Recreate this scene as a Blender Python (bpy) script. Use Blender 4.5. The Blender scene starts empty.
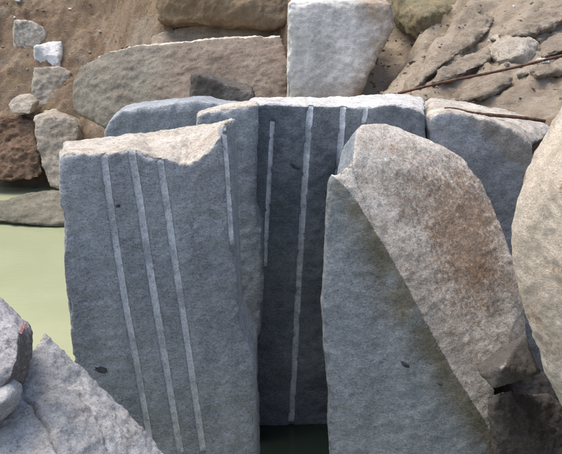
import bpy, bmesh, math, random
import numpy as np
R = math.radians
scene = bpy.context.scene
col = scene.collection

# ------------------------------------------------------------------ camera
CAM_Z, PITCH, FPX = 3.33, R(18.0), 772.0
cam_d = bpy.data.cameras.new('camera')
cam = bpy.data.objects.new('camera', cam_d); col.objects.link(cam)
cam.location = (0, 0, CAM_Z); cam.rotation_euler = (R(90) - PITCH, 0, 0)
cam_d.sensor_width = 36.0; cam_d.lens = 36.0 * FPX / 562.0
cam_d.clip_start = 0.05; cam_d.clip_end = 500
scene.camera = cam

# ------------------------------------------------------------------ sky and sun (bright hazy overcast)
SUN_EL, SUN_AZ = R(68), R(-72)          # azimuth measured from +Y (ahead of the camera) towards +X
w = bpy.data.worlds.new('World'); scene.world = w; w.use_nodes = True
wn = w.node_tree
sky = wn.nodes.new('ShaderNodeTexSky'); sky.sky_type = 'NISHITA'; sky.sun_disc = False
sky.sun_elevation = SUN_EL; sky.sun_rotation = SUN_AZ
sky.air_density = 1.0; sky.dust_density = 4.0; sky.ozone_density = 1.0
wn.links.new(sky.outputs[0], wn.nodes['Background'].inputs[0])
wn.nodes['Background'].inputs[1].default_value = 0.15
sd = bpy.data.lights.new('sun', 'SUN'); sd.energy = 1.15; sd.angle = R(40); sd.color = (1.0, 0.95, 0.87)
so = bpy.data.objects.new('sun', sd); col.objects.link(so)
so.rotation_euler = (R(90) - SUN_EL, 0, math.pi - SUN_AZ)
so.location = (0, 10, 20)
scene.view_settings.view_transform = 'Standard'; scene.view_settings.look = 'None'
scene.view_settings.gamma = 1.0; scene.view_settings.exposure = 1.14

# ------------------------------------------------------------------ numpy noise
def _h(ix, iy, iz, s):
    with np.errstate(over='ignore'):
        h = (ix.astype(np.uint32) * np.uint32(374761393) + iy.astype(np.uint32) * np.uint32(668265263)
             + iz.astype(np.uint32) * np.uint32(2147483647) + np.uint32(s * 974711 + 12345))
        h = (h ^ (h >> np.uint32(13))) * np.uint32(1274126177)
        h = h ^ (h >> np.uint32(16))
        h = h * np.uint32(2246822519); h = h ^ (h >> np.uint32(15))
    return h
_G = np.array([[1,1,0],[-1,1,0],[1,-1,0],[-1,-1,0],[1,0,1],[-1,0,1],[1,0,-1],[-1,0,-1],[0,1,1],[0,-1,1],[0,1,-1],[0,-1,-1],
               [1,1,0],[-1,1,0],[0,-1,1],[0,-1,-1]], float)
def noise(p, s=0):
    i = np.floor(p).astype(np.int64); f = p - i
    u = f * f * f * (f * (f * 6 - 15) + 10)
    r = 0
    for dx in (0, 1):
        wx = u[:, 0] if dx else 1 - u[:, 0]
        for dy in (0, 1):
            wy = u[:, 1] if dy else 1 - u[:, 1]
            for dz in (0, 1):
                wz = u[:, 2] if dz else 1 - u[:, 2]
                g = _G[_h(i[:, 0] + dx, i[:, 1] + dy, i[:, 2] + dz, s) & np.uint32(15)]
                d = g[:, 0] * (f[:, 0] - dx) + g[:, 1] * (f[:, 1] - dy) + g[:, 2] * (f[:, 2] - dz)
                r = r + wx * wy * wz * d
    return r
def fbm(p, f, o=4, gain=0.5, s=0):
    a, r = 1.0, 0
    for k in range(o):
        r = r + a * noise(p * f + 17.3 * k, s + k); f *= 2.03; a *= gain
    return r
def ridged(p, f, o=4, gain=0.5, s=0):
    a, r = 1.0, 0
    for k in range(o):
        r = r + a * (0.5 - np.abs(noise(p * f + 9.1 * k, s + k)) * 1.6); f *= 2.1; a *= gain
    return r
def sstep(a, b, x):
    t = np.clip((x - a) / (b - a), 0, 1); return t * t * (3 - 2 * t)

# ------------------------------------------------------------------ pixel rays -> points at a real distance
cP, sP = math.cos(PITCH), math.sin(PITCH)
def ray(px, py):
    a, b = (px - 281) / FPX, (227 - py) / FPX
    return (a, cP + b * sP, -sP + b * cP)
def P(px, py, Y):
    d = ray(px, py); t = Y / d[1]
    return (d[0] * t, Y, CAM_Z + d[2] * t)
def PL(px, py, pl):                      # pl = (Y0, kx, kz): the face plane Y = Y0 + kx x + kz z
    d = ray(px, py); t = (pl[0] + pl[2] * CAM_Z) / (d[1] - pl[1] * d[0] - pl[2] * d[2])
    return (d[0] * t, d[1] * t, CAM_Z + d[2] * t)
def pl_normal(pl):
    n = np.array((pl[1], -1.0, pl[2])); return n / np.linalg.norm(n)

# ------------------------------------------------------------------ materials
class NT:
    def __init__(s, name):
        s.m = bpy.data.materials.new(name); s.m.use_nodes = True
        s.t = s.m.node_tree; s.b = s.t.nodes['Principled BSDF']
        s.co = s.t.nodes.new('ShaderNodeTexCoord').outputs['Object']
    def n(s, typ, **kw):
        nd = s.t.nodes.new(typ)
        for k, v in kw.items(): setattr(nd, k, v)
        return nd
    def put(s, sock, v):
        if isinstance(v, bpy.types.NodeSocket): s.t.links.new(v, sock)
        elif isinstance(v, (tuple, list)) and len(v) == 3 and sock.type == 'RGBA': sock.default_value = (*v, 1)
        else: sock.default_value = v
    def noise(s, sc, det=4, ro=0.5, vec=None, dist=0.0):
        nd = s.n('ShaderNodeTexNoise'); nd.inputs['Scale'].default_value = sc; nd.inputs['Detail'].default_value = det
        nd.inputs['Roughness'].default_value = ro; nd.inputs['Distortion'].default_value = dist
        s.put(nd.inputs['Vector'], vec or s.co); return nd.outputs[0]
    def vor(s, sc, out='Color', vec=None, feat='F1'):
        nd = s.n('ShaderNodeTexVoronoi', feature=feat); nd.inputs['Scale'].default_value = sc
        s.put(nd.inputs['Vector'], vec or s.co)
        o = nd.outputs[out]
        if out == 'Color':
            sp = s.n('ShaderNodeSeparateColor'); s.t.links.new(o, sp.inputs[0]); o = sp.outputs[0]
        return o
    def mr(s, v, a, b, c=0.0, d=1.0):
        nd = s.n('ShaderNodeMapRange'); nd.interpolation_type = 'SMOOTHSTEP'
        for k, x in enumerate((v, a, b, c, d)): s.put(nd.inputs[k], x)
        return nd.outputs[0]
    def math(s, op, a, b=0.0, clamp=False):
        nd = s.n('ShaderNodeMath', operation=op); nd.use_clamp = clamp
        s.put(nd.inputs[0], a); s.put(nd.inputs[1], b); return nd.outputs[0]
    def mix(s, f, a, b, mode='MIX'):
        nd = s.n('ShaderNodeMix', data_type='RGBA', blend_type=mode)
        s.put(nd.inputs[0], f); s.put(nd.inputs[6], a); s.put(nd.inputs[7], b); return nd.outputs[2]
    def attr(s, name):
        nd = s.n('ShaderNodeAttribute', attribute_name=name); return nd.outputs['Fac']
    def scale(s, v):
        nd = s.n('ShaderNodeMapping'); nd.inputs['Scale'].default_value = v
        s.t.links.new(s.co, nd.inputs['Vector']); return nd.outputs[0]
    def finish(s, colr, rough, height, strength, dist):
        s.put(s.b.inputs['Base Color'], colr); s.put(s.b.inputs['Roughness'], rough)
        s.b.inputs['Specular IOR Level'].default_value = 0.3
        bp = s.n('ShaderNodeBump'); bp.inputs['Strength'].default_value = strength; bp.inputs['Distance'].default_value = dist
        s.put(bp.inputs['Height'], height); s.t.links.new(bp.outputs[0], s.b.inputs['Normal'])
        return s.m

def granite(name, c1, c2, skin=((.6, .56, .5), (.45, .4, .34), (.25, .16, .09)), edge=(.55, .56, .57), grain=1.0,
            stain_lo=0.56, speck=1.0, bump=0.5, tint=None, skin_dark=0.5):
    s = NT(name)
    big = s.noise(1.7, 5, 0.55); mid = s.noise(11, 5, 0.6)
    base = s.mix(s.mr(s.math('ADD', s.math('MULTIPLY', big, 0.6), s.math('MULTIPLY', mid, 0.4)), .38, .62), c1, c2)
    if tint:                                                 # oxide or algae film in irregular patches
        base = s.mix(s.math('MULTIPLY', s.mr(s.noise(4.1, 7, .66), .27, .52), s.attr('film')), base, tint)
    sk = s.mix(s.mr(s.noise(5, 6, .6), .38, .62), skin[0], skin[1])
    sk = s.mix(s.math('MULTIPLY', s.mr(s.noise(2.6, 8, .68), stain_lo, stain_lo + .13), s.mr(s.noise(38, 4, .7), .36, .6)), sk, skin[2])
    sk = s.mix(s.math('MULTIPLY', s.mr(s.noise(24, 5, .75), .56, .66), skin_dark), sk, tuple(x * .38 for x in skin[2]))
    sk = s.mix(s.math('MULTIPLY', s.mr(s.math('ADD', s.attr('stain'), s.math('MULTIPLY', s.math('SUBTRACT', s.noise(34, 8, .8), .5), 4.0)), .35, 1.05), .78), sk, skin[2])
    a = s.attr('skin')
    a = s.mr(s.math('ADD', a, s.math('MULTIPLY', s.math('SUBTRACT', s.noise(19, 8, .75), .5), 2.1)), .36, .64)
    c = s.mix(a, base, sk)
    e = s.mr(s.math('ADD', s.attr('edge'), s.math('MULTIPLY', s.math('SUBTRACT', s.noise(14, 4, .6), .5), 1.1)), .45, .9)
    c = s.mix(s.math('MULTIPLY', e, .75), c, edge)
    g1 = s.vor(210 * grain); g2 = s.vor(90 * grain); g3 = s.noise(60 * grain, 6, .72, s.scale((.7, .7, 1.5)))
    v0 = s.math('ADD', s.mr(s.noise(3.2, 4, .6, s.scale((1.6, 1.6, .35))), .35, .65, -.11, .11), s.mr(s.noise(9, 6, .7), .35, .65, -.05, .05))
    v = s.math('ADD', s.mr(g1, 0, 1, 1 - .17 * speck, 1 + .17 * speck), s.mr(g2, 0.0, 1.0, -.05 * speck, .05 * speck))
    v = s.math('ADD', v, s.mr(g3, .3, .7, -.20 * speck, .20 * speck))
    v = s.math('ADD', v, v0)
    dk = s.mr(s.vor(170 * grain), .04, .12, 1 - .34 * speck, 1)
    v = s.math('MULTIPLY', v, dk)
    cb = s.n('ShaderNodeCombineColor')
    for k in range(3): s.t.links.new(v, cb.inputs[k])
    c = s.mix(1.0, c, cb.outputs[0], 'MULTIPLY')
    h = s.math('ADD', s.math('MULTIPLY', s.noise(20, 8, .74, s.scale((.8, .8, 1.4))), 1.25), s.math('MULTIPLY', s.noise(75, 5, .7), .55))
    h = s.math('ADD', h, s.math('MULTIPLY', g1, .12))
    return s.finish(c, .88, h, bump, .035)

M = {}
M['fresh'] = granite('split granite', (.236, .257, .272), (.306, .325, .338), skin=((.47, .435, .375), (.385, .345, .285), (.25, .175, .115)), stain_lo=.53, tint=(.27, .255, .22))
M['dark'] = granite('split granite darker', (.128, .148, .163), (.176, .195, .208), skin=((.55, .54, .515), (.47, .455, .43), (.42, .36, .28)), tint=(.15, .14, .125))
M['leaning'] = granite('granite with weathered skin', (.235, .265, .285), (.305, .330, .345),
                       skin=((.51, .475, .415), (.435, .39, .33), (.24, .15, .085)), edge=(.5, .48, .45), tint=(.165, .155, .115), stain_lo=.57, skin_dark=.5)
M['boulder'] = granite('pale weathered boulder skin', (.68, .60, .48), (.60, .51, .395), skin=((.72, .655, .545), (.62, .52, .40), (.40, .25, .14)), stain_lo=.54, speck=.6, skin_dark=.4, bump=.8)
M['rubble'] = granite('broken pale granite', (.275, .277, .272), (.345, .345, .337), skin=((.36, .35, .332), (.31, .297, .278), (.25, .21, .17)), speck=.8)
M['wedge'] = granite('dusty brown granite', (.078, .070, .061), (.112, .102, .09), skin=((.3, .26, .23), (.25, .21, .18), (.14, .09, .06)), edge=(.35, .31, .28))
M['ochre'] = granite('ochre earthy rock', (.205, .148, .088), (.275, .205, .128), skin=((.5, .44, .36), (.44, .37, .29), (.3, .21, .13)), grain=.9, edge=(.40, .32, .21), speck=.7, bump=.9)
M['marked'] = granite('grey purple rock', (.28, .272, .275), (.34, .333, .333), skin=((.34, .327, .327), (.30, .285, .285), (.085, .07, .058)), speck=.8, stain_lo=.9)
M['muddy'] = granite('muddy wet rock', (.20, .185, .145), (.27, .25, .20), edge=(.33, .31, .26), tint=(.16, .15, .11))
M['damp'] = granite('damp dark brown rock', (.062, .055, .048), (.095, .084, .073), edge=(.15, .135, .12))  # brown rock darkened in colour for the shade it lies in
M['ledge'] = granite('earth stained rock', (.165, .125, .097), (.225, .188, .148), skin=((.62, .56, .48), (.48, .42, .34), (.26, .18, .11)), edge=(.5, .43, .35), grain=.9, tint=(.215, .195, .155))
M['dusty'] = granite('dust covered granite', (.46, .44, .40), (.55, .53, .485), skin=((.6, .57, .53), (.5, .45, .4), (.3, .22, .16)), grain=.9, speck=.7, edge=(.64, .62, .58), bump=.3, tint=(.30, .24, .175))
M['chalk'] = granite('clean pale rock', (.62, .62, .60), (.74, .74, .73), grain=.9, speck=.5)
M['clay'] = granite('tan stone', (.31, .275, .22), (.39, .345, .28), skin=((.6, .55, .48), (.5, .45, .38), (.3, .2, .13)), grain=.9, edge=(.55, .51, .44))
M['moss'] = granite('mossy earth covered rock', (.20, .155, .085), (.29, .225, .13), skin=((.26, .21, .12), (.2, .17, .08), (.12, .1, .04)), grain=.9, edge=(.26, .2, .12), tint=(.185, .16, .095))
M['strata'] = granite('eroded tan rock', (.30, .242, .178), (.385, .322, .245), skin=((.5, .44, .36), (.44, .37, .29), (.3, .21, .13)), grain=.9, edge=(.50, .43, .345), speck=.8, bump=.9)
M['clod'] = granite('brown earth clod', (.145, .092, .058), (.215, .145, .095), skin=((.26, .19, .13), (.2, .14, .09), (.1, .06, .03)), grain=.5, edge=(.27, .2, .14), bump=.9)

def groove_mat():
    s = NT('drill hole wall')
    c = s.mix(s.mr(s.noise(9, 5, .6), .35, .65), (.46, .485, .50), (.55, .565, .575))
    c = s.mix(s.math('MULTIPLY', s.mr(s.noise(5, 6, .72), .46, .62), .65), c, (.24, .25, .26))
    c = s.mix(s.mr(s.math('ADD', s.attr('rim'), s.math('MULTIPLY', s.math('SUBTRACT', s.noise(45, 5, .75), .5), 1.6)), .3, .9), c, (.25, .283, .307))
    c = s.mix(s.math('MULTIPLY', s.mr(s.noise(24, 6, .75), .56, .66), .7), c, (.22, .245, .265))
    gv = s.math('ADD', s.mr(s.vor(190), 0, 1, .84, 1.12), s.mr(s.noise(70, 5, .7), .3, .7, -.14, .14))
    cb = s.n('ShaderNodeCombineColor')
    for k in range(3): s.t.links.new(gv, cb.inputs[k])
    c = s.mix(1.0, c, cb.outputs[0], 'MULTIPLY')
    h = s.math('ADD', s.noise(60, 5, .7), s.math('MULTIPLY', s.noise(1, 3, .5, s.scale((12, 12, 220))), .5))
    return s.finish(c, .8, h, .35, .012)
M['groove'] = groove_mat()
def simple(name, a, b, sc=30, rough=.8, bump=.5, dist=.01):
    s = NT(name); n = s.noise(sc, 6, .65)
    return s.finish(s.mix(s.mr(n, .38, .62), a, b), rough, n, bump, dist)
M['inclusion'] = simple('dark inclusion', (.03, .034, .04), (.075, .08, .085), 60)
M['rust'] = simple('rusty iron', (.05, .028, .018), (.14, .07, .04), 25, .75)
M['paint'] = simple('red marking paint', (.36, .10, .08), (.45, .30, .27), 45, .7)

def earth_mat():
    s = NT('quarry earth')
    sand = s.attr('sand'); mud = s.attr('mud')
    n1 = s.noise(1.3, 7, .62, dist=.4); n2 = s.noise(6, 7, .65); n3 = s.noise(28, 6, .7)
    brown = s.mix(s.mr(n1, .38, .62), (.185, .128, .082), (.275, .205, .138))
    brown = s.mix(s.math('MULTIPLY', s.mr(n2, .52, .66), .6), brown, (.125, .084, .053))
    brown = s.mix(s.math('MULTIPLY', s.mr(s.noise(2.2, 5, .6), .55, .68), .55), brown, (.27, .20, .10))
    brown = s.mix(s.math('MULTIPLY', s.mr(s.noise(1.1, 6, .6, s.scale((1, 1, 1.6))), .54, .62), .6), brown, (.27, .24, .19))
    tan = s.mix(s.mr(n1, .38, .62), (.30, .24, .172), (.39, .328, .25))
    tan = s.mix(s.math('MULTIPLY', s.mr(n2, .52, .66), .6), tan, (.25, .18, .115))
    c = s.mix(s.mr(s.math('ADD', sand, s.math('MULTIPLY', s.math('SUBTRACT', n2, .5), .7)), .3, .7), brown, tan)
    c = s.mix(s.math('MULTIPLY', s.mr(n3, .55, .72), .7), c, (.42, .36, .29))
    c = s.mix(s.math('MULTIPLY', s.mr(n3, .28, .42, 1, 0), .6), c, (.11, .075, .05))
    c = s.mix(mud, c, (.16, .15, .11))
    h = s.math('ADD', n2, s.math('ADD', s.math('MULTIPLY', n3, .6), s.math('MULTIPLY', s.noise(110, 4, .7), .25)))
    return s.finish(c, .95, h, .85, .07)
M['earth'] = earth_mat()
def water_mat():
    s = NT('silty pond water')
    c = s.mix(s.mr(s.noise(.55, 4, .5), .35, .65), (.26, .285, .172), (.305, .325, .205))
    s.b.inputs['IOR'].default_value = 1.33
    h = s.noise(6, 4, .6, s.scale((1, 2.2, 1)))
    m = s.finish(c, .06, h, .16, .03); s.b.inputs['Specular IOR Level'].default_value = .5
    return m
M['water'] = water_mat()
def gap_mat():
    s = NT('gap water with painted shade')  # near-black colour stands in for the shade on the gap's water
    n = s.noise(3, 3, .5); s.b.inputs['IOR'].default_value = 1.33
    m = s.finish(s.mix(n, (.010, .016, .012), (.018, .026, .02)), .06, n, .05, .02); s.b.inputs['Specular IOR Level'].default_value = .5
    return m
M['gap_shade_water'] = gap_mat()

# ------------------------------------------------------------------ object helpers
def tag(o, label=None, cat=None, group=None, kind=None):
    for k, v in (('label', label), ('category', cat), ('group', group), ('kind', kind)):
        if v: o[k] = v
    return o
def link(name, me, mat, parent=None):
    o = bpy.data.objects.new(name, me); col.objects.link(o)
    if mat: me.materials.append(M[mat])
    if parent: o.parent = parent
    return o
def mesh_np(name, v, f, smooth=True):
    me = bpy.data.meshes.new(name); me.from_pydata([tuple(x) for x in v], [], [tuple(int(i) for i in q) for q in f])
    me.update()
    if smooth: me.polygons.foreach_set('use_smooth', np.ones(len(me.polygons), bool))
    return me
def hull_bm(pts, bm=None):
    b = bmesh.new()
    for p in pts: b.verts.new(p)
    r = bmesh.ops.convex_hull(b, input=list(b.verts))
    junk = [g for g in set(r['geom_interior']) | set(r['geom_unused']) if isinstance(g, bmesh.types.BMVert) and g.is_valid]
    bmesh.ops.delete(b, geom=junk, context='VERTS')
    bmesh.ops.recalc_face_normals(b, faces=b.faces)
    return b
def prism_bm(front, back):
    b = bmesh.new(); n = len(front)
    vf = [b.verts.new(p) for p in front]; vb = [b.verts.new(p) for p in back]
    b.faces.new(vf); b.faces.new(vb[::-1])
    for i in range(n):
        j = (i + 1) % n; b.faces.new((vf[i], vb[i], vb[j], vf[j]))
    bmesh.ops.triangulate(b, faces=b.faces)
    bmesh.ops.recalc_face_normals(b, faces=b.faces)
    return b
def remesh(bms, voxel):
    me = bpy.data.meshes.new('tmp'); b = bmesh.new()
    for x in bms:
        t = bpy.data.meshes.new('t'); x.to_mesh(t); b.from_mesh(t); bpy.data.meshes.remove(t)
    b.to_mesh(me); b.free()
    o = bpy.data.objects.new('tmp', me); col.objects.link(o)
    md = o.modifiers.new('r', 'REMESH'); md.mode = 'VOXEL'; md.voxel_size = voxel; md.adaptivity = 0
    dg = bpy.context.evaluated_depsgraph_get(); dg.update()
    ev = o.evaluated_get(dg); m2 = bpy.data.meshes.new_from_object(ev)
    bpy.data.objects.remove(o); bpy.data.meshes.remove(me)
    return m2
def get_np(me):
    n = len(me.vertices); v = np.empty(n * 3); me.vertices.foreach_get('co', v); v = v.reshape(-1, 3)
    e = np.empty(len(me.edges) * 2, np.int32); me.edges.foreach_get('vertices', e); e = e.reshape(-1, 2)
    return v, e
def normals(me, v):
    me.vertices.foreach_set('co', v.ravel()); me.update()
    n = np.empty(len(v) * 3); me.vertex_normals.foreach_get('vector', n); return n.reshape(-1, 3)
def smooth(v, e, it, lam=.6):
    n = len(v); deg = np.bincount(e.ravel(), minlength=n)[:, None].clip(1)
    v = v.copy()
    for _ in range(it):
        s = np.empty_like(v)
        for k in range(v.shape[1]):
            s[:, k] = np.bincount(e[:, 0], v[e[:, 1], k], n) + np.bincount(e[:, 1], v[e[:, 0], k], n)
        v += lam * (s / deg - v)
    return v
def seg_dist(p, path):
    """distance of p to a polyline (arrays), and parameter along"""
    best = np.full(len(p), 1e9)
    for a, b in zip(path[:-1], path[1:]):
        ab = b - a; t = np.clip(((p - a) @ ab) / (ab @ ab), 0, 1)
        best = np.minimum(best, np.linalg.norm(p - a - t[:, None] * ab, axis=1))
    return best
def face_relief(p, s, amp):
    return amp * (.9 * fbm(p, 2.2, 2, .5, s) + .55 * ridged(p, 5.5, 3, .5, s + 7) - .25)

def rock(name, label, cat, bms, mat, voxel=.02, rnd=2, amp=.02, chip=.03, fine=.004, seed=0, skin=None, film=None, stain=None, cracks=(),
         grooves=(), gplane=None, group=None, lumps=0.0, edge_gain=1.0, smooth_shade=True):
    me = remesh(bms, voxel); v, e = get_np(me)
    v = smooth(v, e, rnd)
    n0 = normals(me, v)
    nn = smooth(n0, e, 6); nn /= np.linalg.norm(nn, axis=1)[:, None].clip(1e-6)
    # convex edges: where the smoothed surface sinks below the surface
    sm = smooth(v, e, 10)
    cv = -np.sum((sm - v) * nn, axis=1) / voxel
    cvm = np.clip(cv * 1.1, 0, 1.3)
    d = face_relief(v, seed, amp)
    if lumps: d += lumps * fbm(v, .9, 3, .5, seed + 31)
    rel0 = d.copy()
    d += fine * (fbm(v, 24, 3, .65, seed + 3) + .9 * ridged(v * np.array((.8, .8, 1.3)), 11, 3, .55, seed + 5))
    cn = np.clip(fbm(v, 4.5, 4, .6, seed + 11) * 1.6 + .35, 0, 1.5)
    d -= chip * cvm * cn
    for g in grooves:
        nf = pl_normal(gplane); path = np.array(g['path'])
        g['dist'] = seg_dist(v - ((v - path[0]) @ nf)[:, None] * nf, path)
        near = (1 - sstep(1.5 * g['r'], 2.8 * g['r'], g['dist'])) * (nn @ nf > .8)
        d = d * (1 - near) + rel0 * near
    pv = v + nn * d[:, None]
    for g in grooves:
        nf = pl_normal(gplane); path = np.array(g['path'])
        dist = g['dist']; r = g['r']
        on = (nn @ nf > .45) & (dist < r * .88) & (np.abs((v - path[0]) @ nf) < .05)
        prof = .42 * np.sqrt(np.clip(r * r - dist * dist, 0, None)) + .009
        pv[on] -= nf * prof[on][:, None]
    if cracks:
        rel = v - np.array((0, 0, CAM_Z)); dep = rel[:, 1] * cP - rel[:, 2] * sP; upc = rel[:, 1] * sP + rel[:, 2] * cP
        px = np.stack([281 + FPX * rel[:, 0] / dep, 227 - FPX * upc / dep], 1)
        px = px + 2.2 * np.stack([fbm(v, 9, 3, .6, 90), fbm(v, 9, 3, .6, 95)], 1)
        for path, wd, dp in cracks:
            dd = seg_dist(px, np.array(path, float))
            pv -= nn * (dp * np.clip(1 - dd / wd, 0, 1))[:, None]
    skv = np.clip(skin(v, nn), 0, 1) if skin else np.zeros(len(v))
    flv = np.clip(film(v, nn), 0, 1) if film else np.zeros(len(v))
    stv = np.clip(stain(v, nn), 0, 1) if stain else np.zeros(len(v))
    lo = v.min(0); hi = v.max(0); org = np.array(((lo[0] + hi[0]) / 2, (lo[1] + hi[1]) / 2, lo[2]))
    me.vertices.foreach_set('co', (pv - org).ravel()); me.update()
    me.polygons.foreach_set('use_smooth', np.full(len(me.polygons), smooth_shade, bool))
    for nm, a in (('skin', skv), ('edge', np.clip(cvm * edge_gain * np.clip(cn, .3, 1), 0, 1)), ('film', flv), ('stain', stv)):
        at = me.attributes.new(nm, 'FLOAT', 'POINT'); at.data.foreach_set('value', a.astype(np.float32))
    me.name = name
    o = link(name, me, mat); o.location = org
    tag(o, label, cat, group)
    for g in grooves: groove_part(o, org, g, gplane, seed, amp, fine)
    return o

def groove_part(o, org, g, pl, seed, amp, fine):
    nf = pl_normal(pl); path = np.array(g['path']); r = g['r']
    L = [0]
    for a, b in zip(path[:-1], path[1:]): L.append(L[-1] + np.linalg.norm(b - a))
    N = int(L[-1] / .012) + 2; K = 9
    t = np.linspace(0, L[-1], N)
    c = np.stack([np.interp(t, L, path[:, k]) for k in range(3)], 1)
    tg = np.gradient(c, axis=0); tg /= np.linalg.norm(tg, axis=1)[:, None]
    lat = np.cross(tg, nf)
    wob = 1 + .10 * fbm(np.stack([t * 2.2, t * 0 + seed, t * 0 + path[0][0] * 9], 1), 1.0, 3, .6, 5)
    sunk = -.012 * np.clip(1 - t / .012, 0, 1) - .02 * np.clip(1 - (L[-1] - t) / .05, 0, 1)
    sec = ((-1.4, -.010), (-1.02, .0006), (-.86, -.14 * r), (-.6, -.31 * r), (-.3, -.40 * r), (0, -.42 * r), (.3, -.40 * r), (.6, -.31 * r), (.86, -.14 * r), (1.02, .0006), (1.4, -.010))
    K = len(sec); V = []
    for sx, sh in sec:
        q = c + lat * (sx * r * wob)[:, None]
        q = q + nf * (face_relief(q, seed, amp) + sh + sunk + .0022 * fbm(q, 38, 3, .6, seed + 2))[:, None]
        V.append(q)
    V = np.stack(V, 1).reshape(-1, 3) - org
    F = [(i * K + k, i * K + k + 1, (i + 1) * K + k + 1, (i + 1) * K + k) for i in range(N - 1) for k in range(K - 1)]
    me = mesh_np('drill_groove', V, F)
    at = me.attributes.new('rim', 'FLOAT', 'POINT'); at.data.foreach_set('value', np.tile([1, .8, .15, 0, 0, 0, 0, 0, .15, .8, 1], N).astype(np.float32))
    return link('drill_groove', me, 'groove', o)

def inclusion(o, px, py, pl, w_, h_, rot, s, amp):
    """a dark lens of another rock, flush in the split face"""
    nf = pl_normal(pl); c = np.array(PL(px, py, pl)); u = np.array((1., pl[1], 0)); u /= np.linalg.norm(u); t = np.cross(nf, u); t = -t if t[2] < 0 else t
    V = [c]; n = 14
    for k in range(n):
        a = 2 * math.pi * k / n; r = .75 + .35 * random.Random(k + s * 50).random()
        x, y = math.cos(a) * w_ * r, math.sin(a) * h_ * r
        V.append(c + u * (x * math.cos(rot) - y * math.sin(rot)) + t * (x * math.sin(rot) + y * math.cos(rot)))
    V = np.array(V); bs = face_relief(V, s, amp)
    V = V + nf * (bs + np.array([.012] + [.004] * n))[:, None] - np.array(o.location)
    me = mesh_np('dark_inclusion', V, [(0, k + 1, (k + 1) % n + 1) for k in range(n)])
    return link('dark_inclusion', me, 'inclusion', o)

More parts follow.
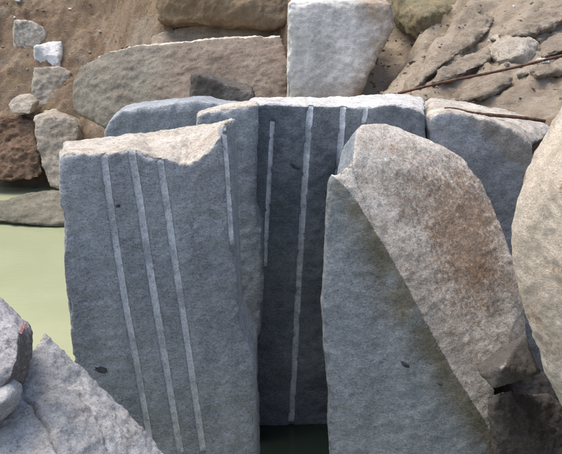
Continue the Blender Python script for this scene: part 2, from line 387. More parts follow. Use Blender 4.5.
# ------------------------------------------------------------------ ground, bank and pond
def ground():
    def axis(segs):
        r = []
        for a, b, st in segs: r += list(np.arange(a, b, st))
        return np.array(r + [segs[-1][1]])
    X = axis([(-70, -20, 5), (-20, -7, .6), (-7, 4.2, .035), (4.2, 9, .2), (9, 20, .8), (20, 70, 5)])
    Y = axis([(-30, -4, 2), (-4, 2, .25), (2, 5.8, .15), (5.8, 6.2, .05), (6.2, 10.5, .03), (10.5, 16.5, .035), (16.5, 22, .3), (22, 90, 4)])
    gx, gy = np.meshgrid(X, Y); x, y = gx.ravel(), gy.ravel()
    q = np.stack([x, y, x * 0], 1)
    t = sstep(-.12, .42, x + .12 * fbm(q, .8, 3))
    ysl = 12.35 - 2.7 * sstep(-3.3, -1.8, x)
    ys = ysl * (1 - t) + 6.15 * t + .35 * fbm(q, .6, 4, .5, 3)
    u = y - ys
    zl = np.where(u < 0, np.maximum(-.9, u * .5), 1.12 * u + .45 * sstep(0, .3, u))
    dirx, diry = .40, .92
    acr = (x - .93) * diry - (y - 6.9) * dirx + .12 * fbm(q, 1.6, 4, .5, 9)
    uc = np.clip(u, 0, None)
    zr = -.9 + 2.70 * sstep(-.55, .0, u) + .02 * uc + .19 * uc * sstep(-.75, -.25, acr) + .55 * np.clip(uc - 3.2, 0, None) * sstep(.6, -.2, acr) + sstep(-.12, .22, acr) * (.14 + .13 * uc) + np.clip(acr - .3, 0, None) * .16 + np.clip(uc - 4.5, 0, None) * .4
    z = zl * (1 - t) + zr * t
    z = np.minimum(z, 9 + .4 * fbm(q, .1, 3))
    # rise under and behind the photographer, and the rubble on the right
    z = np.maximum(z, np.where(y < 6, -.9 + 2.5 * sstep(3.0, .4, y), -9))
    z = np.maximum(z, np.where(y < 7, -.9 + 1.9 * sstep(1.75, 2.9, x), -9))
    z = np.maximum(z, -.9 + 3.6 * sstep(7, 12, -x - .15 * (y - 4)))
    # relief: eroded ledges running up to the right, clods elsewhere
    al, ac = x * dirx + y * diry, x * diry - y * dirx
    wv = .25 * fbm(q, 1.1, 3, .5, 8)
    bil = 0; am = 1.0
    for k, (fa, fl) in enumerate(((1.5, .30), (3.4, .75), (8.0, 2.2), (17, 6))):
        bil = bil + am * np.abs(noise(np.stack([(ac + wv) * fa + 5 * k, (al + .5 * wv) * fl, z * 0], 1), 21 + k)) * 2; am *= .46
    vis = sstep(-.4, .3, u) * sstep(30, 18, y)
    z = z + vis * t * (.10 + .9 * sstep(-.3, .15, acr)) * (.13 * bil - .05)
    q3 = np.stack([x, y, z], 1)
    z = z + vis * (1 - t) * (.10 * ridged(q3, .9, 4, .5, 33) + .12 * fbm(q3, 1.4, 5, .6, 40) + .05 * np.abs(noise(q3 * np.array((4.2, 3.0, 3.0)), 66)) + .045 * fbm(q3, 9, 4, .65, 67))
    z = z + vis * .05 * fbm(q3, 5, 4, .6, 44)
    sand = t * sstep(6, 6.8, y); mud = sstep(.18, -.1, z)
    nx, ny = len(X), len(Y)
    idx = np.arange(nx * ny).reshape(ny, nx)
    F = np.stack([idx[:-1, :-1], idx[:-1, 1:], idx[1:, 1:], idx[1:, :-1]], -1).reshape(-1, 4)
    V = np.stack([x, y, z], 1)
    me = bpy.data.meshes.new('quarry_ground')
    me.vertices.add(len(V)); me.vertices.foreach_set('co', V.ravel())
    me.loops.add(F.size); me.loops.foreach_set('vertex_index', F.ravel().astype(np.int32))
    me.polygons.add(len(F)); me.polygons.foreach_set('loop_start', np.arange(0, F.size, 4, dtype=np.int32))
    me.polygons.foreach_set('loop_total', np.full(len(F), 4, np.int32)); me.update(calc_edges=True); me.validate()
    me.polygons.foreach_set('use_smooth', np.ones(len(F), bool))
    for nm, a in (('sand', sand), ('mud', mud)):
        at = me.attributes.new(nm, 'FLOAT', 'POINT'); at.data.foreach_set('value', a.astype(np.float32))
    tag(link('quarry_ground', me, 'earth'), kind='structure')
    zz = z.reshape(ny, nx)
    def height(px_, py_):
        i = min(max(np.searchsorted(X, px_) - 1, 0), nx - 2); j = min(max(np.searchsorted(Y, py_) - 1, 0), ny - 2)
        return float(zz[j:j + 2, i:i + 2].mean())
    return height
HEIGHT = ground()
def hit(px, py):
    """first point of the ground along a pixel's ray"""
    d = ray(px, py); y = 5.9
    while y < 25:
        t = y / d[1]; x, z = d[0] * t, CAM_Z + d[2] * t
        if z < HEIGHT(x, y): return (x, y, z)
        y += .03
    return None
b = bmesh.new()
for c in ((-40, -6), (40, -6), (40, 20), (-40, 20)): b.verts.new((*c, 0))
b.faces.new(b.verts); me = bpy.data.meshes.new('pond_water'); b.to_mesh(me); b.free()
tag(link('pond_water', me, 'water'), kind='structure')

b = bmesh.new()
for p in ((-.75, 4.3), (.62, 4.2), (.75, 5.4), (-.75, 5.4)): b.verts.new((*p, .012))  # added sheet just above the pond, gap shade put into its colour
b.faces.new(b.verts); me = bpy.data.meshes.new('gap_shade_water'); b.to_mesh(me); b.free()
tag(link('gap_shade_water', me, 'gap_shade_water'), kind='structure')

up = lambda a, b_: (lambda v, n: sstep(a, b_, n[:, 2]))
# ------------------------------------------------------------------ the split block at the front left
plL = (4.02, .22, -.02)
def back(pts, dy, dx=0, dz=0): return [(p[0] + dx, p[1] + dy, p[2] + dz) for p in pts]
front = [PL(*c, plL) for c in ((59, 154), (79, 153), (105, 153.5), (131, 149), (146, 154), (159, 158), (168, 157.5), (175, 161), (180, 164.5), (185, 162.5), (189, 166), (193, 160.5), (199, 159), (203, 153.5), (209, 151.5),
         (213, 143), (217.5, 139), (222, 125), (227, 117.5), (230, 122), (231, 169), (233.5, 209), (236, 270), (239, 322), (246, 342), (253, 357), (255, 392), (257, 454), (262, 610), (82, 610), (73, 358), (67, 315), (63, 270), (60.5, 210))]
plB = (4.52, .16, 0)
bk = [PL(*c, plB) for c in ((63, 142), (78, 140.5), (99, 138.5), (125, 136), (143, 134), (160, 131), (178, 127.5), (190, 125), (184, 126.2), (187, 125.6), (190, 125), (195, 124), (200, 123), (205, 122.2), (210, 121.5), (214, 121), (217, 120.5), (222, 120.5), (226, 121))]
bk += [(p[0], plB[0] + plB[1] * p[0], p[2] - .06) for p in front[len(bk):]]
assert len(bk) == len(front)
def gpath(pl, *pts): return [np.array(PL(*p, pl)) for p in pts]
GS = .90                                  # drill bit radius scale
gL = [dict(path=gpath(plL, (103.8, 155.2), (109, 195), (117, 250), (125, 300), (137, 365), (150, 440), (153.5, 456)), r=.0185 * GS),
      dict(path=gpath(plL, (131.5, 151.5), (139, 195), (147, 250), (155, 300), (166, 365), (179, 444), (182, 460)), r=.0205 * GS),
      dict(path=gpath(plL, (160, 160.2), (167, 205), (174, 255), (181, 300), (190, 360), (201, 436), (204, 456)), r=.0195 * GS),
      dict(path=gpath(plL, (224.5, 134), (226.5, 160), (229, 200), (232, 250)), r=.013 * GS)]
L = rock('split_granite_block', 'tall blue grey split block with three long pale drill grooves beside the pond', 'granite block',
         [prism_bm(front, bk)], 'fresh', .0108, 1, .012, .028, .0036, 1, cracks=[([(70, 305), (96, 300), (126, 288), (150, 290)], .7, .006), ([(190, 215), (205, 300), (200, 380)], .8, .006)], skin=up(.3, .6), grooves=gL, gplane=plL)
inclusion(L, 101, 370, plL, .040, .020, -.35, 1, .012)
inclusion(L, 118, 206, plL, .014, .009, .3, 1, .012)

# ------------------------------------------------------------------ rear wall of split blocks
plR = (5.24, .03, 0)
front = [PL(*c, plR) for c in ((250, 103), (262, 102.5), (285, 104), (300, 104), (325, 103.5), (347, 104.5), (362, 106), (390, 104.5), (412, 105.5), (420, 110), (425.5, 117), (426, 135), (428, 300), (430, 480), (246, 480))]
zt = front[2][2]
bk = [P(250, 100, 5.7), P(262, 97, 5.62), P(285, 96, 5.62), P(300, 96, 5.62), P(325, 96.5, 5.62), P(347, 95.5, 5.68), P(362, 93, 5.82), P(390, 93, 5.85), P(412, 95, 5.85), P(424, 97, 5.85), P(427, 99, 5.85)] + back(front[11:], .55)
gR = [dict(path=gpath(plR, (272.5, 121), (269, 180), (266, 240), (264.8, 270)), r=.016 * GS),
      dict(path=gpath(plR, (310.6, 106.5), (306, 165), (299.5, 270), (294, 375), (291, 425)), r=.0225 * GS),
      dict(path=gpath(plR, (343.6, 107), (340, 150), (337, 190), (332, 260)), r=.022 * GS),
      dict(path=gpath(plR, (366.2, 108), (363, 128)), r=.018 * GS)]
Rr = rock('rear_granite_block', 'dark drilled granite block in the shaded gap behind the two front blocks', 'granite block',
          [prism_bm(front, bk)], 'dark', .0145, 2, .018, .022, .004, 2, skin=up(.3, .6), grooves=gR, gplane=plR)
inclusion(Rr, 295, 166, plR, .05, .012, -.5, 2, .018)

plM = (5.0, .10, 0)
front = [PL(*c, plM) for c in ((196, 114), (218, 109), (236, 106), (258.5, 103.5), (258.5, 130), (257, 160), (255.5, 205), (259, 222), (262.5, 230), (263, 270), (262, 300), (261, 331), (256, 345), (257, 390), (256, 440), (256, 490), (190, 490))]
bk = [P(196, 111, 5.25), P(218, 105, 5.32), P(236, 102, 5.32), P(258, 99.5, 5.32)] + back(front[4:], .3)
rock('narrow_granite_slab', 'narrow grey granite slab with a ragged right edge, squeezed behind the front left block', 'granite slab',
     [prism_bm(front, bk)], 'fresh', .0145, 2, .016, .03, .004, 3, skin=up(.3, .6), film=lambda v, n: np.full(len(v), .06))

plF = (6.0, .05, 0)
front = [PL(*c, plF) for c in ((104, 130), (112, 117), (122, 111), (150, 106), (178, 102.5), (200, 102), (222, 104), (238, 106), (240, 150), (242, 430), (106, 430))]
bk = [P(108, 125, 6.6), P(116, 112, 6.6), P(128, 106, 6.6), P(152, 101.5, 6.6), P(180, 97.5, 6.6), P(202, 97, 6.55), P(224, 99, 6.5), P(240, 100, 6.4)] + back(front[8:], .5)
rock('grey_granite_slab', 'low smooth blue grey slab whose rounded top shows just beyond the front left block', 'granite slab',
     [prism_bm(front, bk)], 'fresh', .018, 2, .02, .02, .004, 4)

plQ = (5.22, .06, 0)
front = [PL(*c, plQ) for c in ((428, 118), (437, 112), (447, 110.5), (462, 113), (476, 115.6), (492, 120), (506, 127), (520, 135), (533, 146), (540, 170), (545, 300), (548, 480), (431, 480), (430, 300), (429, 135))]
bk = [P(429, 98, 6.2), P(437, 98, 6.25), P(449, 99, 6.3), P(468, 102, 6.3), P(486, 106, 6.3), P(506, 110, 6.25), P(526, 115, 6.2), P(545, 121, 6.1), P(556, 132, 6.0)] + back(front[9:], .6)
def film_q(v, n):
    a = np.array(PL(470, 125, plQ)); c = np.array(PL(520, 176, plQ)); dv = (c - a) / np.linalg.norm(c - a)
    s_ = (v[:, 0] - a[0]) * (-dv[2]) + (v[:, 2] - a[2]) * dv[0]
    return sstep(-.02, .06, s_)
rock('cracked_granite_block', 'grey granite block right of the vertical crack, behind the leaning weathered block', 'granite block',
     [prism_bm(front, bk)], 'fresh', .0155, 3, .02, .022, .004, 5, skin=up(.35, .65), film=film_q)

# ------------------------------------------------------------------ the leaning block with the weathered skin
plG = (4.12, -.12, .05)
fr = [PL(*c, plG) for c in ((333, 173), (342, 183), (355, 195), (380, 237), (405, 299), (420, 320), (446, 361), (473, 406), (502, 449), (530, 590), (336, 590), (331, 454), (328, 432), (329.5, 396), (324, 351), (322, 306), (325, 270), (326, 225), (329, 181))]
plS = (4.75, 0, 0)
sil = [P(352, 161, 4.3), P(354.5, 148, 4.38), P(355, 131, 4.5), P(362, 124, 4.6), P(386, 124.5, 4.75), P(421, 136.5, 4.85), P(446, 148, 4.85), P(464, 158, 4.82), P(485, 187, 4.75), P(502, 227, 4.68), P(515, 267, 4.6), P(525, 297, 4.5), P(529, 338, 4.42), P(522, 371, 4.3), P(489, 372, 4.12), P(491, 395, 4.08), P(497, 415, 4.06), P(511, 450, 4.05), P(570, 580, 3.92)]
mid = [P(420, 200, 4.56), P(455, 260, 4.44), P(478, 320, 4.3)]
bkp = [(p[0] - .05, p[1] + .5, p[2] - .25) for p in sil]
b1 = prism_bm(fr, back(fr, .22, 0, -.05))
b2 = hull_bm([fr[i] for i in (3, 4, 6)] + [P(351, 175, 4.3), P(345, 300, 4.3), P(345, 420, 4.3)] + sil[:15] + bkp[:15] + mid)
b4 = hull_bm([fr[i] for i in (4, 6, 7, 8)] + [P(345, 420, 4.3), P(440, 330, 4.35), P(350, 580, 4.3), P(522, 580, 4.15)] + sil[14:18] + bkp[14:18])
b3 = hull_bm([fr[0], fr[3], fr[2], fr[17], P(351, 161, 4.3), P(366, 196, 4.24), P(385, 225, 4.2), P(360, 260, 4.4), P(340, 250, 4.35)])
nfG = pl_normal(plG)
FRo = rock('leaning_granite_block', 'leaning granite block with flat grey split face and rounded brown stained weathered side', 'granite block',
     [b2, b1, b3, b4], 'leaning', .0115, 3, .014, .016, .0026, 6, skin=lambda v, n: (1 - sstep(.93, .985, n @ nfG)) * sstep(-.35, -.05, n[:, 0] + .6 * n[:, 2] - .15),
           stain=lambda v, n: 1.15 * np.exp(-((v - np.array(P(466, 240, 4.5))) ** 2 * np.array((9., 3., 3.))).sum(1)) + .45 * np.exp(-((v - np.array(P(400, 185, 4.5))) ** 2 * 14).sum(1)),
     film=lambda v, n: 1.0 * np.exp(-(seg_dist(v, np.array(fr[0:9])) / .15) ** 2) * 1.1, cracks=[([(352, 160), (362, 195), (378, 232)], 1.2, .010)])
inclusion(FRo, 405, 364, plG, .035, .014, -.6, 6, .014)
inclusion(FRo, 440, 384, plG, .018, .010, -.4, 6, .014)

# ------------------------------------------------------------------ big pale boulder at the right
pts = [P(*c) for c in ((563, 95, 3.75), (548, 120, 3.72), (540, 135, 3.70), (531, 158, 3.66), (524, 182, 3.62), (518, 208, 3.58), (514, 235, 3.54), (512.5, 263, 3.5), (519, 298, 3.44), (526, 324, 3.4), (539, 361, 3.36), (563, 412, 3.32),
      (600, 460, 3.3), (680, 470, 3.3), (600, 60, 3.85), (680, 40, 3.95), (760, 120, 3.8), (790, 250, 3.6), (760, 400, 3.4), (560, 180, 3.2), (600, 140, 3.3), (580, 260, 3.02), (640, 220, 3.0), (620, 330, 2.95), (700, 320, 3.0), (600, 400, 3.05),
      (600, 250, 4.2), (680, 200, 4.3), (560, 250, 4.05), (660, 380, 4.1))]
rock('pale_boulder', 'large rounded cream boulder with rusty streaks cut off by the right edge of the photo', 'boulder', [hull_bm(pts)], 'boulder', .0125, 30, .020, .004, .003, 7, lumps=.05,
     skin=lambda v, n: sstep(-.25, .35, fbm(v, 1.6, 4, .55, 70)), edge_gain=0,
     stain=lambda v, n: .75 * np.exp(-((v - np.array(P(524, 215, 3.55))) ** 2 * np.array((150., 10., 22.))).sum(1)) + .5 * np.exp(-((v - np.array(P(545, 150, 3.6))) ** 2 * np.array((160., 12., 12.))).sum(1)))
pts = [P(*c) for c in ((475, 366, 3.78), (496, 355, 3.84), (524, 335, 3.95), (530, 352, 3.85), (538, 373, 3.75), (516, 382, 3.64), (494, 388, 3.6), (481, 375, 3.66), (503, 366, 3.6), (500, 358, 4.0), (540, 372, 4.0))]
rock('wedge_stone', 'small wedge shaped brown stone jammed between the leaning block and the pale boulder', 'stone', [hull_bm(pts)], 'wedge', .008, 0, .010, .006, .003, 8)
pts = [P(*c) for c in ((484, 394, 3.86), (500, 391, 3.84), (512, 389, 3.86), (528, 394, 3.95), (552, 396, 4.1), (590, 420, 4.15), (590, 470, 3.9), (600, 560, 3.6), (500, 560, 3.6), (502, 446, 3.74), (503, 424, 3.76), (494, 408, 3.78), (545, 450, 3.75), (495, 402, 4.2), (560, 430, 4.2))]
rock('shaded_rock', 'dark brown rock in shadow beneath the wedge stone', 'rock', [hull_bm(pts)], 'damp', .011, 1, .03, .03, .008, 9)  # shadow under the wedge stone is partly painted into its colour

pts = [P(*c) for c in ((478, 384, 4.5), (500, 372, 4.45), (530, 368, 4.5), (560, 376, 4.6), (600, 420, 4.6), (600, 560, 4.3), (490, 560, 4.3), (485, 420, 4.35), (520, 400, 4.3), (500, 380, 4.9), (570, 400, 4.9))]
rock('hollow_shade_filler', 'added dark rock painting the shade deep in the hollow behind the wedge stone and the shaded rock', 'rock', [hull_bm(pts)], 'damp', .014, 1, .03, .03, .008, 13)  # added filler, coloured near black as the shade of the hollow

# ------------------------------------------------------------------ rubble in the lower left corner
pts = [P(*c) for c in ((44, 331, 3.02), (50, 338, 3.0), (57.5, 345, 3.0), (73, 359, 2.97), (88, 380, 2.94), (115, 410, 2.88), (142, 437, 2.82), (168, 454, 2.78), (215, 510, 2.7), (38, 347, 2.93), (29, 380, 2.76), (21, 396, 2.68), (6, 420, 2.56),
       (-30, 455, 2.45), (-60, 520, 2.3), (60, 470, 2.36), (110, 560, 2.2), (0, 600, 2.1), (180, 600, 2.3))] + [P(60, 420, 3.35), P(130, 500, 3.25), P(0, 480, 3.2)]
rock('pale_foreground_rock', 'pale grey broken rock rising to a sharp peak in the lower left corner', 'rock', [hull_bm(pts)], 'rubble', .009, 1, .02, .022, .006, 10, cracks=[([(22, 396), (32, 404), (41, 418), (50, 432), (60, 458)], 2.0, .025), ([(80, 395), (100, 425), (112, 460)], 1.3, .012)], skin=lambda v, n: .8 * sstep(-.1, .3, fbm(v, 2.5, 4, .6, 3)))
pts = [P(*c) for c in ((0, 294, 2.95), (19, 314, 2.9), (32, 328, 2.85), (34, 342, 2.78), (30, 365, 2.74), (25, 384, 2.72), (16, 380, 2.6), (4, 378, 2.56), (20, 332, 2.60), (17, 362, 2.52), (12, 378, 2.5), (-70, 262, 2.95), (-90, 410, 2.45), (-30, 420, 2.48), (-60, 330, 3.3), (5, 340, 3.15), (0, 420, 2.9))]
LRo = rock('red_marked_rock', 'grey purple rock with a short red paint mark at the left edge of the photo', 'rock', [hull_bm(pts)], 'marked', .008, 1, .014, .014, .005, 11, skin=lambda v, n: v[:, 0] * 0 + .9, stain=lambda v, n: 1.6 * sstep(.45, .75, n[:, 0] - .3 * n[:, 2]))  # faces turned to the right take the darkest skin tone
pts = [P(*c) for c in ((6, 376, 2.56), (14, 378, 2.55), (23, 386, 2.55), (17, 403, 2.5), (0, 420, 2.44), (-30, 420, 2.4), (-20, 390, 2.5), (5, 400, 2.43), (5, 415, 2.7), (-20, 400, 2.8))]
rock('small_pale_stone', 'small pale stone wedged below the red marked rock at the left edge', 'stone', [hull_bm(pts)], 'rubble', .006, 2, .01, .01, .003, 12)

# ------------------------------------------------------------------ rocks and ledges of the cut bank behind
def far(name, label, cat, px, mat, dy=.7, **kw):
    """px: (px, py, Y) outline; each point also gets a deeper twin"""
    if kw.pop('bank', 0):
        cxp = sum(c[0] for c in px) / len(px); cyp = sum(c[1] for c in px) / len(px)
        h = hit(cxp, cyp); ym = sum(c[2] for c in px) / len(px)
        px = [(c[0], c[1], h[1] - kw.pop('out', .05) + (c[2] - ym) * .8) for c in px]
    low = kw.pop('low', 0)
    f_ = [P(*c) for c in px]
    cx = sum(p[0] for p in f_) / len(f_); cz = sum(p[2] for p in f_) / len(f_)
    bk_ = [(cx + (p[0] - cx) * .92, p[1] + dy, cz + (p[2] - cz) * .9 - low) for p in f_]
    a = dict(voxel=.027, rnd=1, amp=.04, chip=.04, fine=.008); a.update(kw)
    return rock(name, label, cat, [hull_bm(f_ + bk_)], mat, **a)
far('dusty_granite_block', 'big square pale grey block standing at the foot of the bank, top centre', 'granite block',
    ((288, 3, 9.0), (287, 50, 8.95), (286, 110, 8.9), (352, 112, 8.9), (362, 84, 8.95), (370, 60, 9.05), (386, 38, 9.15), (395, 26, 9.2), (393, 4, 9.25), (340, 1, 9.15), (300, -6, 9.4), (380, -4, 9.5)), 'dusty', dy=.9, seed=20, amp=.014, chip=.06, film=lambda v, n: sstep(.75, 1.25, v[:, 0] + .25 * fbm(v, 2.5, 3)) + .5 * sstep(2.25, 2.0, v[:, 2]), fine=.006, voxel=.022)
far('long_rock_ledge', 'long brown rock ledge with bright upper edge left of the square block', 'rock ledge',
    ((78, 66, 10.6), (95, 55, 10.6), (130, 45, 10.55), (180, 41, 10.5), (216, 38, 10.5), (282, 33, 10.4), (290, 60, 10.0), (290, 112, 9.6), (200, 125, 9.6), (110, 130, 10.0), (74, 112, 10.4), (72, 80, 10.55)), 'ledge', dy=1.0, seed=21, low=.3, amp=.035, skin=up(.8, .95), film=lambda v, n: sstep(-1.2, -1.8, v[:, 0]))
far('sandy_rock_shelf', 'sand coloured shelf of rock above the ledge with a dark undercut', 'rock ledge',
    ((150, 36, 11.5), (190, 24, 11.5), (222, 17, 11.5), (262, 30, 11.4), (290, 30, 11.3), (290, 60, 11.0), (150, 60, 11.2)), 'strata', dy=.9, seed=22, low=.25)
far('ochre_overhang', 'ochre brown overhang of earthy rock casting a dark undercut above the sand coloured shelf', 'rock ledge',
    ((150, -25, 11.5), (158, 22, 11.35), (186, 21, 11.2), (204, 19, 11.1), (222, 14.5, 11.05), (242, 21, 11.0), (262, 29, 11.0), (284, 25, 11.0), (300, -25, 11.2), (240, 5, 10.95)), 'ochre', dy=.9, seed=35, low=.2, amp=.05)
far('dark_wedge_stone', 'dark wedge stone with a bright left facet at the foot of the ledge', 'stone',
    ((191, 74, 9.3), (199, 75, 9.2), (226, 83, 9.15), (254, 93, 9.1), (256, 112, 9.05), (189, 114, 9.2), (191, 95, 9.3)), 'wedge', dy=.5, seed=23, amp=.02, chip=.02, voxel=.02)
far('mossy_boulder', 'olive brown mossy boulder lodged at the top of the slope right of the square block', 'boulder',
    ((398, -8, 10.3), (397, 20, 10.1), (408, 36, 9.85), (426, 48, 9.7), (440, 45, 9.75), (455, 32, 9.9), (468, 18, 10.1), (480, -4, 10.4), (440, -20, 10.6), (425, 15, 9.6)), 'moss', dy=1.0, seed=24, rnd=8, film=lambda v, n: np.ones(len(v)))
far('tan_slope_boulder', 'rounded tan boulder half buried in the slope just above the long iron rod', 'boulder',
    ((496, 60, 7.9), (500, 45, 7.95), (514, 37, 8.0), (530, 36, 8.0), (540, 44, 7.95), (538, 58, 7.85), (529, 72, 7.75), (505, 75, 7.75), (517, 55, 7.6)), 'clay', dy=.6, seed=25, bank=1, out=.22, rnd=4, voxel=.02, amp=.04)
far('upper_grey_stone', 'pale grey squared stone stuck high in the earth bank at the upper left', 'stone',
    ((14, 19, 13.9), (31, 20, 13.9), (41, 26, 13.9), (48, 37, 13.9), (36, 50, 13.7), (24, 52, 13.7), (14, 52, 13.7), (16, 36, 13.8), (13, 31, 13.85)), 'clay', dy=.9, seed=26, bank=1, out=.2, low=.15, rnd=1, amp=.03, chip=.03, skin=lambda v, n: v[:, 0] * 0 + .5)
far('white_stone', 'bright white broken stone catching the light on the upper left bank', 'stone',
    ((32, 46, 13.3), (48, 42, 13.5), (62, 41, 13.5), (59, 54, 13.2), (60, 66, 13.1), (48, 69, 13.1), (35, 65, 13.1), (34, 54, 13.2)), 'chalk', dy=.6, seed=27, bank=1, out=.24, low=.15, rnd=1, amp=.03, chip=.03)
far('clay_block', 'greyish tan block of rock directly below the bright white stone', 'rock',
    ((33, 68, 13.2), (46, 66, 13.1), (62, 67, 13.2), (69, 72, 13.2), (70, 90, 13.0), (67, 116, 12.7), (50, 122, 12.6), (31, 117, 12.7), (31, 85, 13.0)), 'clay', dy=.9, seed=28, bank=1, out=.14, low=.15, rnd=1, film=lambda v, n: v[:, 0] * 0 + .6)
far('pillar_rock', 'upright pale edged rock standing at the far pond shore behind the front left block', 'rock',
    ((33, 117, 12.4), (46, 113, 12.4), (64, 118, 12.5), (78, 126, 12.5), (80, 175, 12.1), (62, 192, 11.9), (49, 186, 11.95), (40, 162, 12.1), (33, 138, 12.2)), 'clay', dy=.9, seed=29)
far('earth_clod', 'large dark brown clod of earth slumped to the pond at the left edge', 'earth clod',
    ((-30, 118, 12.6), (0, 116, 12.6), (20, 114, 12.7), (34, 122, 12.6), (38, 145, 12.3), (44, 176, 12.0), (30, 181, 11.9), (0, 181, 11.9), (-30, 182, 11.9)), 'clod', dy=.9, seed=30, amp=.09)
far('pond_rock', 'low muddy grey rock lying in the shallow pond water at the left', 'rock',
    ((-25, 206, 10.6), (-5, 204, 10.6), (12, 199, 10.6), (28, 193, 10.7), (50, 191, 10.8), (70, 191, 10.8), (70, 226, 10.2), (35, 225, 10.2), (-5, 219, 10.35), (-30, 219, 10.4), (15, 210, 10.4)), 'muddy', dy=.3, seed=31, low=.16, amp=.04, film=lambda v, n: v[:, 0] * 0 + 1)
far('pale_flat_stone', 'flat pale stone at the foot of the bank above the earth clod', 'stone',
    ((7, 106, 12.6), (12, 98, 12.7), (24, 97, 12.7), (33, 104, 12.6), (30, 115, 12.5), (12, 114, 12.5)), 'clay', dy=.4, seed=32, amp=.02, chip=.02, voxel=.022)
far('buried_pale_stone', 'pale stone half buried above the back edge of the front left block', 'stone',
    ((50, 124, 11.6), (62, 120, 11.7), (74, 123, 11.6), (72, 133, 11.5), (54, 133, 11.5)), 'dusty', dy=.4, seed=33, bank=1, low=.15, rnd=1, amp=.02, chip=.02, voxel=.022)
far('corner_white_stone', 'pale stone cut off by the top edge at the far upper left', 'stone',
    ((2, -6, 14.8), (12, -8, 14.8), (22, -6, 14.8), (20, 2, 14.7), (6, 2, 14.7)), 'dusty', dy=.4, seed=34, bank=1, low=.15, rnd=1, amp=.02, voxel=.025)

def ridge(label, px, seed, out=.14, dy=.55):
    q = []
    for c in px:
        h = hit(*c)
        if h: q.append((c[0], c[1], h[1] - out))
    m = sorted(p[2] for p in q)[len(q) // 2]
    q = [(a, b_, m + max(-.9, min(.9, y - m))) for a, b_, y in q]
    return far('eroded_ridge', label, 'rock ridge', q, 'strata', dy=dy, low=.25, seed=seed, rnd=2, amp=.05, chip=.05, fine=.012, voxel=.022, group='eroded rock ridges on the right slope')
ridge('long eroded tan ridge running diagonally up beside the mossy boulder', ((398, 92), (412, 74), (428, 62), (450, 45), (470, 25), (486, 10), (497, 16), (490, 30), (470, 46), (446, 62), (420, 84), (408, 93)), 80)
ridge('smaller eroded ridge just above the middle of the long iron rod', ((428, 84), (444, 66), (466, 54), (486, 44), (494, 50), (488, 62), (466, 73), (440, 84)), 81)
ridge('dark cracked low ridge under the rod, left of the sandy strip', ((452, 97), (470, 86), (488, 78), (508, 73), (516, 80), (500, 90), (478, 99), (462, 101)), 82)
ridge('wide brown ridge sloping up to the upper right corner of the photo', ((500, 32), (520, 18), (545, 2), (570, -10), (580, 12), (560, 24), (536, 34), (512, 36)), 83, .2)
ridge('thin ridge of broken rock under the rod near the right edge', ((528, 68), (545, 62), (570, 56), (580, 66), (560, 74), (538, 76)), 84)
ridge('brown ridge between the tan slope boulder and the wide upper ridge', ((536, 52), (548, 40), (566, 30), (580, 28), (580, 44), (562, 52), (545, 57)), 85)

# ------------------------------------------------------------------ iron rods
def rod(name, label, pts, r):
    p = np.array(pts); n = 40
    t = np.linspace(0, len(p) - 1, n); c = np.stack([np.interp(t, np.arange(len(p)), p[:, k]) for k in range(3)], 1)
    c = smooth(c, np.stack([np.arange(n - 1), np.arange(1, n)], 1).astype(np.int32), 3) if len(p) > 2 else c
    c[0], c[-1] = p[0], p[-1]
    c[:, 2] += .006 * np.sin(np.linspace(0, 9, n))
    tg = np.gradient(c, axis=0); tg /= np.linalg.norm(tg, axis=1)[:, None]
    a = np.cross(tg, (0, 0, 1.)); a /= np.linalg.norm(a, axis=1)[:, None]; b_ = np.cross(tg, a); K = 10
    org = c[0].copy()
    V = [c[i] + r * (1 + .1 * math.sin(i * 2.1)) * (math.cos(2 * math.pi * k / K) * a[i] + math.sin(2 * math.pi * k / K) * b_[i]) - org for i in range(n) for k in range(K)]
    F = [(i * K + k, i * K + (k + 1) % K, (i + 1) * K + (k + 1) % K, (i + 1) * K + k) for i in range(n - 1) for k in range(K)] + [tuple(range(K))[::-1], tuple(range((n - 1) * K, n * K))]
    o = link(name, mesh_np(name, V, F), 'rust'); o.location = org
    return tag(o, label, 'iron rod')
rod('iron_rod', 'long thin rusty iron rod slanting up across the eroded slope at the upper right', [P(398, 93.5, 6.55), P(610, 45, 7.0)], .012)
rod('short_iron_rod', 'short dark iron rod lying along the top of the cracked grey block', [P(445, 109, 5.42), P(470, 112, 5.5), P(545, 121.5, 5.55)], .013)

# red paint mark on the rock at the left edge
def paint_mark():
    """three short brush dabs that follow the rock's surface"""
    dg = bpy.context.evaluated_depsgraph_get(); dg.update()
    from mathutils import Vector
    o0 = Vector((0, 0, CAM_Z)); V = []; F = []
    pth = [(24.5, 322), (23, 326), (21.5, 330), (20, 334)]
    for i, (x, y) in enumerate(pth):
        for k in (-1.2, 0, 1.2):
            d = Vector(ray(x + k, y + k * .4)).normalized()
            ok, loc, nr, _ = LRo.ray_cast(o0 - LRo.location, d)
            if not ok: return
            V.append(loc + nr * .003)
    for i in range(3):
        for k in range(2):
            F.append((i * 3 + k, i * 3 + k + 1, i * 3 + k + 4, i * 3 + k + 3))
    link('paint_mark', mesh_np('paint_mark', V, F), 'paint', LRo)['label'] = 'short stroke of faded red paint'
paint_mark()

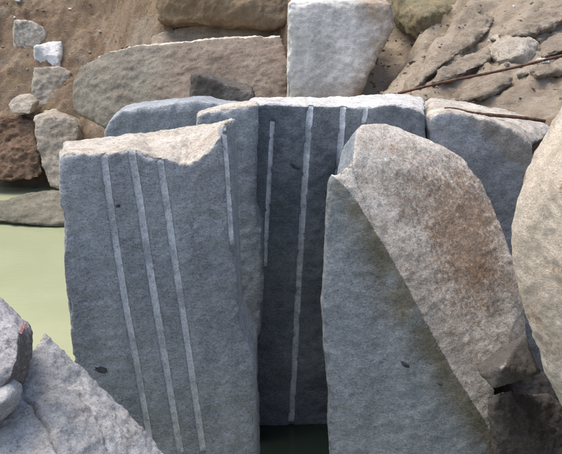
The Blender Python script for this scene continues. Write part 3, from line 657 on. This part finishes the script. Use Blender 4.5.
# ------------------------------------------------------------------ loose stones on the slope
rs = random.Random(5)
protos = []
for k in range(5):
    pts = []
    for _ in range(16):
        a, z_ = rs.uniform(0, 2 * math.pi), rs.uniform(-1, 1); r = math.sqrt(1 - z_ * z_)
        pts.append((r * math.cos(a) * .5, r * math.sin(a) * rs.uniform(.35, .5), z_ * .34))
    o = rock('loose_stone', 'x', 'stone', [hull_bm(pts)], ('strata', 'clay', 'strata', 'ledge', 'dusty')[k], .045, 2, .07, .05, .02, 50 + k)
    protos.append(o)
used = 0
GR = 'loose stones lying on the earth bank'
def place(px, py, size, label):
    global used
    h = hit(px, py)
    if not h: return
    p = protos[used % 5]
    o = p if used < 5 else p.copy()
    if used >= 5: col.objects.link(o)
    used += 1
    s = size * h[1] / FPX
    o.scale = (s, s, s * rs.uniform(.8, 1.1)); o.rotation_euler = (rs.uniform(-.3, .3), rs.uniform(-.3, .3), rs.uniform(0, 6.3))
    o.location = (h[0], h[1] + .1 * s, h[2] - .12 * s)
    o['label'] = label; o['group'] = GR; o['category'] = 'stone'
    return o
for px, py, s, lab in ((373, 62, 11, 'dark loose stone beside the lower right edge of the square block'), (370, 74, 9, 'lower of the loose stones against the square block'), (386, 41, 6, 'single small bright stone right of the square block'),
                       (493, 42, 9, 'pale angular stone left of the tan slope boulder'), (541, 66, 16, 'wide tan stone beneath the rod near the right edge'), (556, 68, 12, 'tan stone under the rod at the very right edge'),
                       (524, 76, 14, 'flat brown stone on the sand under the rod'), (412, 64, 10, 'tan stone on the lower end of the eroded ridges'), (538, 42, 9, 'small stone right of the tan slope boulder')):
    place(px, py, s, lab)
marks = (((430, 80), 'small tan stone where the lower end of the long rod meets the slope'), ((420, 45), 'small tan stone on the slope below the mossy boulder'), ((480, 15), 'small tan stone above the tan slope boulder'),
         ((540, 15), 'small tan stone near the upper right corner of the photo'), ((475, 60), 'small tan stone on the ridges left of the tan slope boulder'), ((530, 95), 'small tan stone on the sandy strip under the rod'),
         ((20, 10), 'small brown stone near the pale squared stone in the bank'), ((90, 30), 'small brown stone in the bank right of the bright white stone'), ((160, 15), 'small brown stone in the bank above the long ledge'),
         ((240, 8), 'small brown stone in the bank above the sandy shelf'), ((15, 80), 'small brown stone left of the greyish tan block of rock'), ((90, 115), 'small brown stone at the left foot of the long ledge'))
clusters = {}
def scatter(n, x0, x1, y0, y1, a, b_):
    for _ in range(n):
        x, y = rs.uniform(x0, x1), rs.uniform(y0, y1)
        lab = min(marks, key=lambda m: (m[0][0] - x) ** 2 + (m[0][1] - y) ** 2)[1]
        o = place(x, y, rs.uniform(a, b_), lab)
        if o: clusters.setdefault(lab, []).append((x, y, o))
scatter(34, 400, 562, 2, 112, 2.5, 6); scatter(24, 0, 285, 2, 130, 3, 7)
for lab, ls in clusters.items():           # tell the stones of a cluster apart by their place in it
    rest = list(ls); body = lab.replace('small ', '', 1)
    for word, key in (('leftmost', lambda q: q[0]), ('rightmost', lambda q: -q[0]), ('highest', lambda q: q[1]), ('lowest', lambda q: -q[1])):
        if len(rest) > 1:
            q = min(rest, key=key); rest.remove(q); q[2]['label'] = word + ' ' + body
    for n, q in enumerate(sorted(rest, key=lambda q: q[0])):
        q[2]['label'] = ('one more middle ' if n else 'middle ') + body

# ------------------------------------------------------------------ gravel and grit on the bank: nobody could count it
V = []; F = []
ico = bmesh.new(); bmesh.ops.create_icosphere(ico, subdivisions=1, radius=1.0)
iv = np.array([v.co[:] for v in ico.verts]); iff = [tuple(v.index for v in f.verts) for f in ico.faces]; ico.free()
rn = np.random.RandomState(3); nv = 0
for _ in range(5200):
    left = rn.rand() < .55
    x, y = (rn.uniform(-5.5, .2), rn.uniform(9.6, 14.5)) if left else (rn.uniform(.3, 4.2), rn.uniform(6.3, 10.8))
    # stones gather in patches
    if noise(np.array([[x * 1.3, y * 1.3, 4.]]), 77)[0] + rn.uniform(-.3, .3) < -.02: continue
    z = HEIGHT(x, y)
    if z < .03: continue
    r = .007 + .028 * rn.rand() ** 4
    q = iv * (1 + .35 * (rn.rand(len(iv), 1) - .5)) * r * np.array((1, rn.uniform(.6, 1), rn.uniform(.5, .8)))
    a = rn.uniform(0, 6.3); c_, s_ = math.cos(a), math.sin(a)
    q = np.stack([q[:, 0] * c_ - q[:, 1] * s_ + x, q[:, 0] * s_ + q[:, 1] * c_ + y, q[:, 2] + z + .1 * r], 1)
    V.append(q); F += [(t_[0] + nv, t_[1] + nv, t_[2] + nv) for t_ in iff]; nv += len(iv)
tag(link('bank_gravel', mesh_np('bank_gravel', np.concatenate(V), F, False), 'strata'), 'loose gravel and grit scattered over the earth bank', 'gravel', kind='stuff')
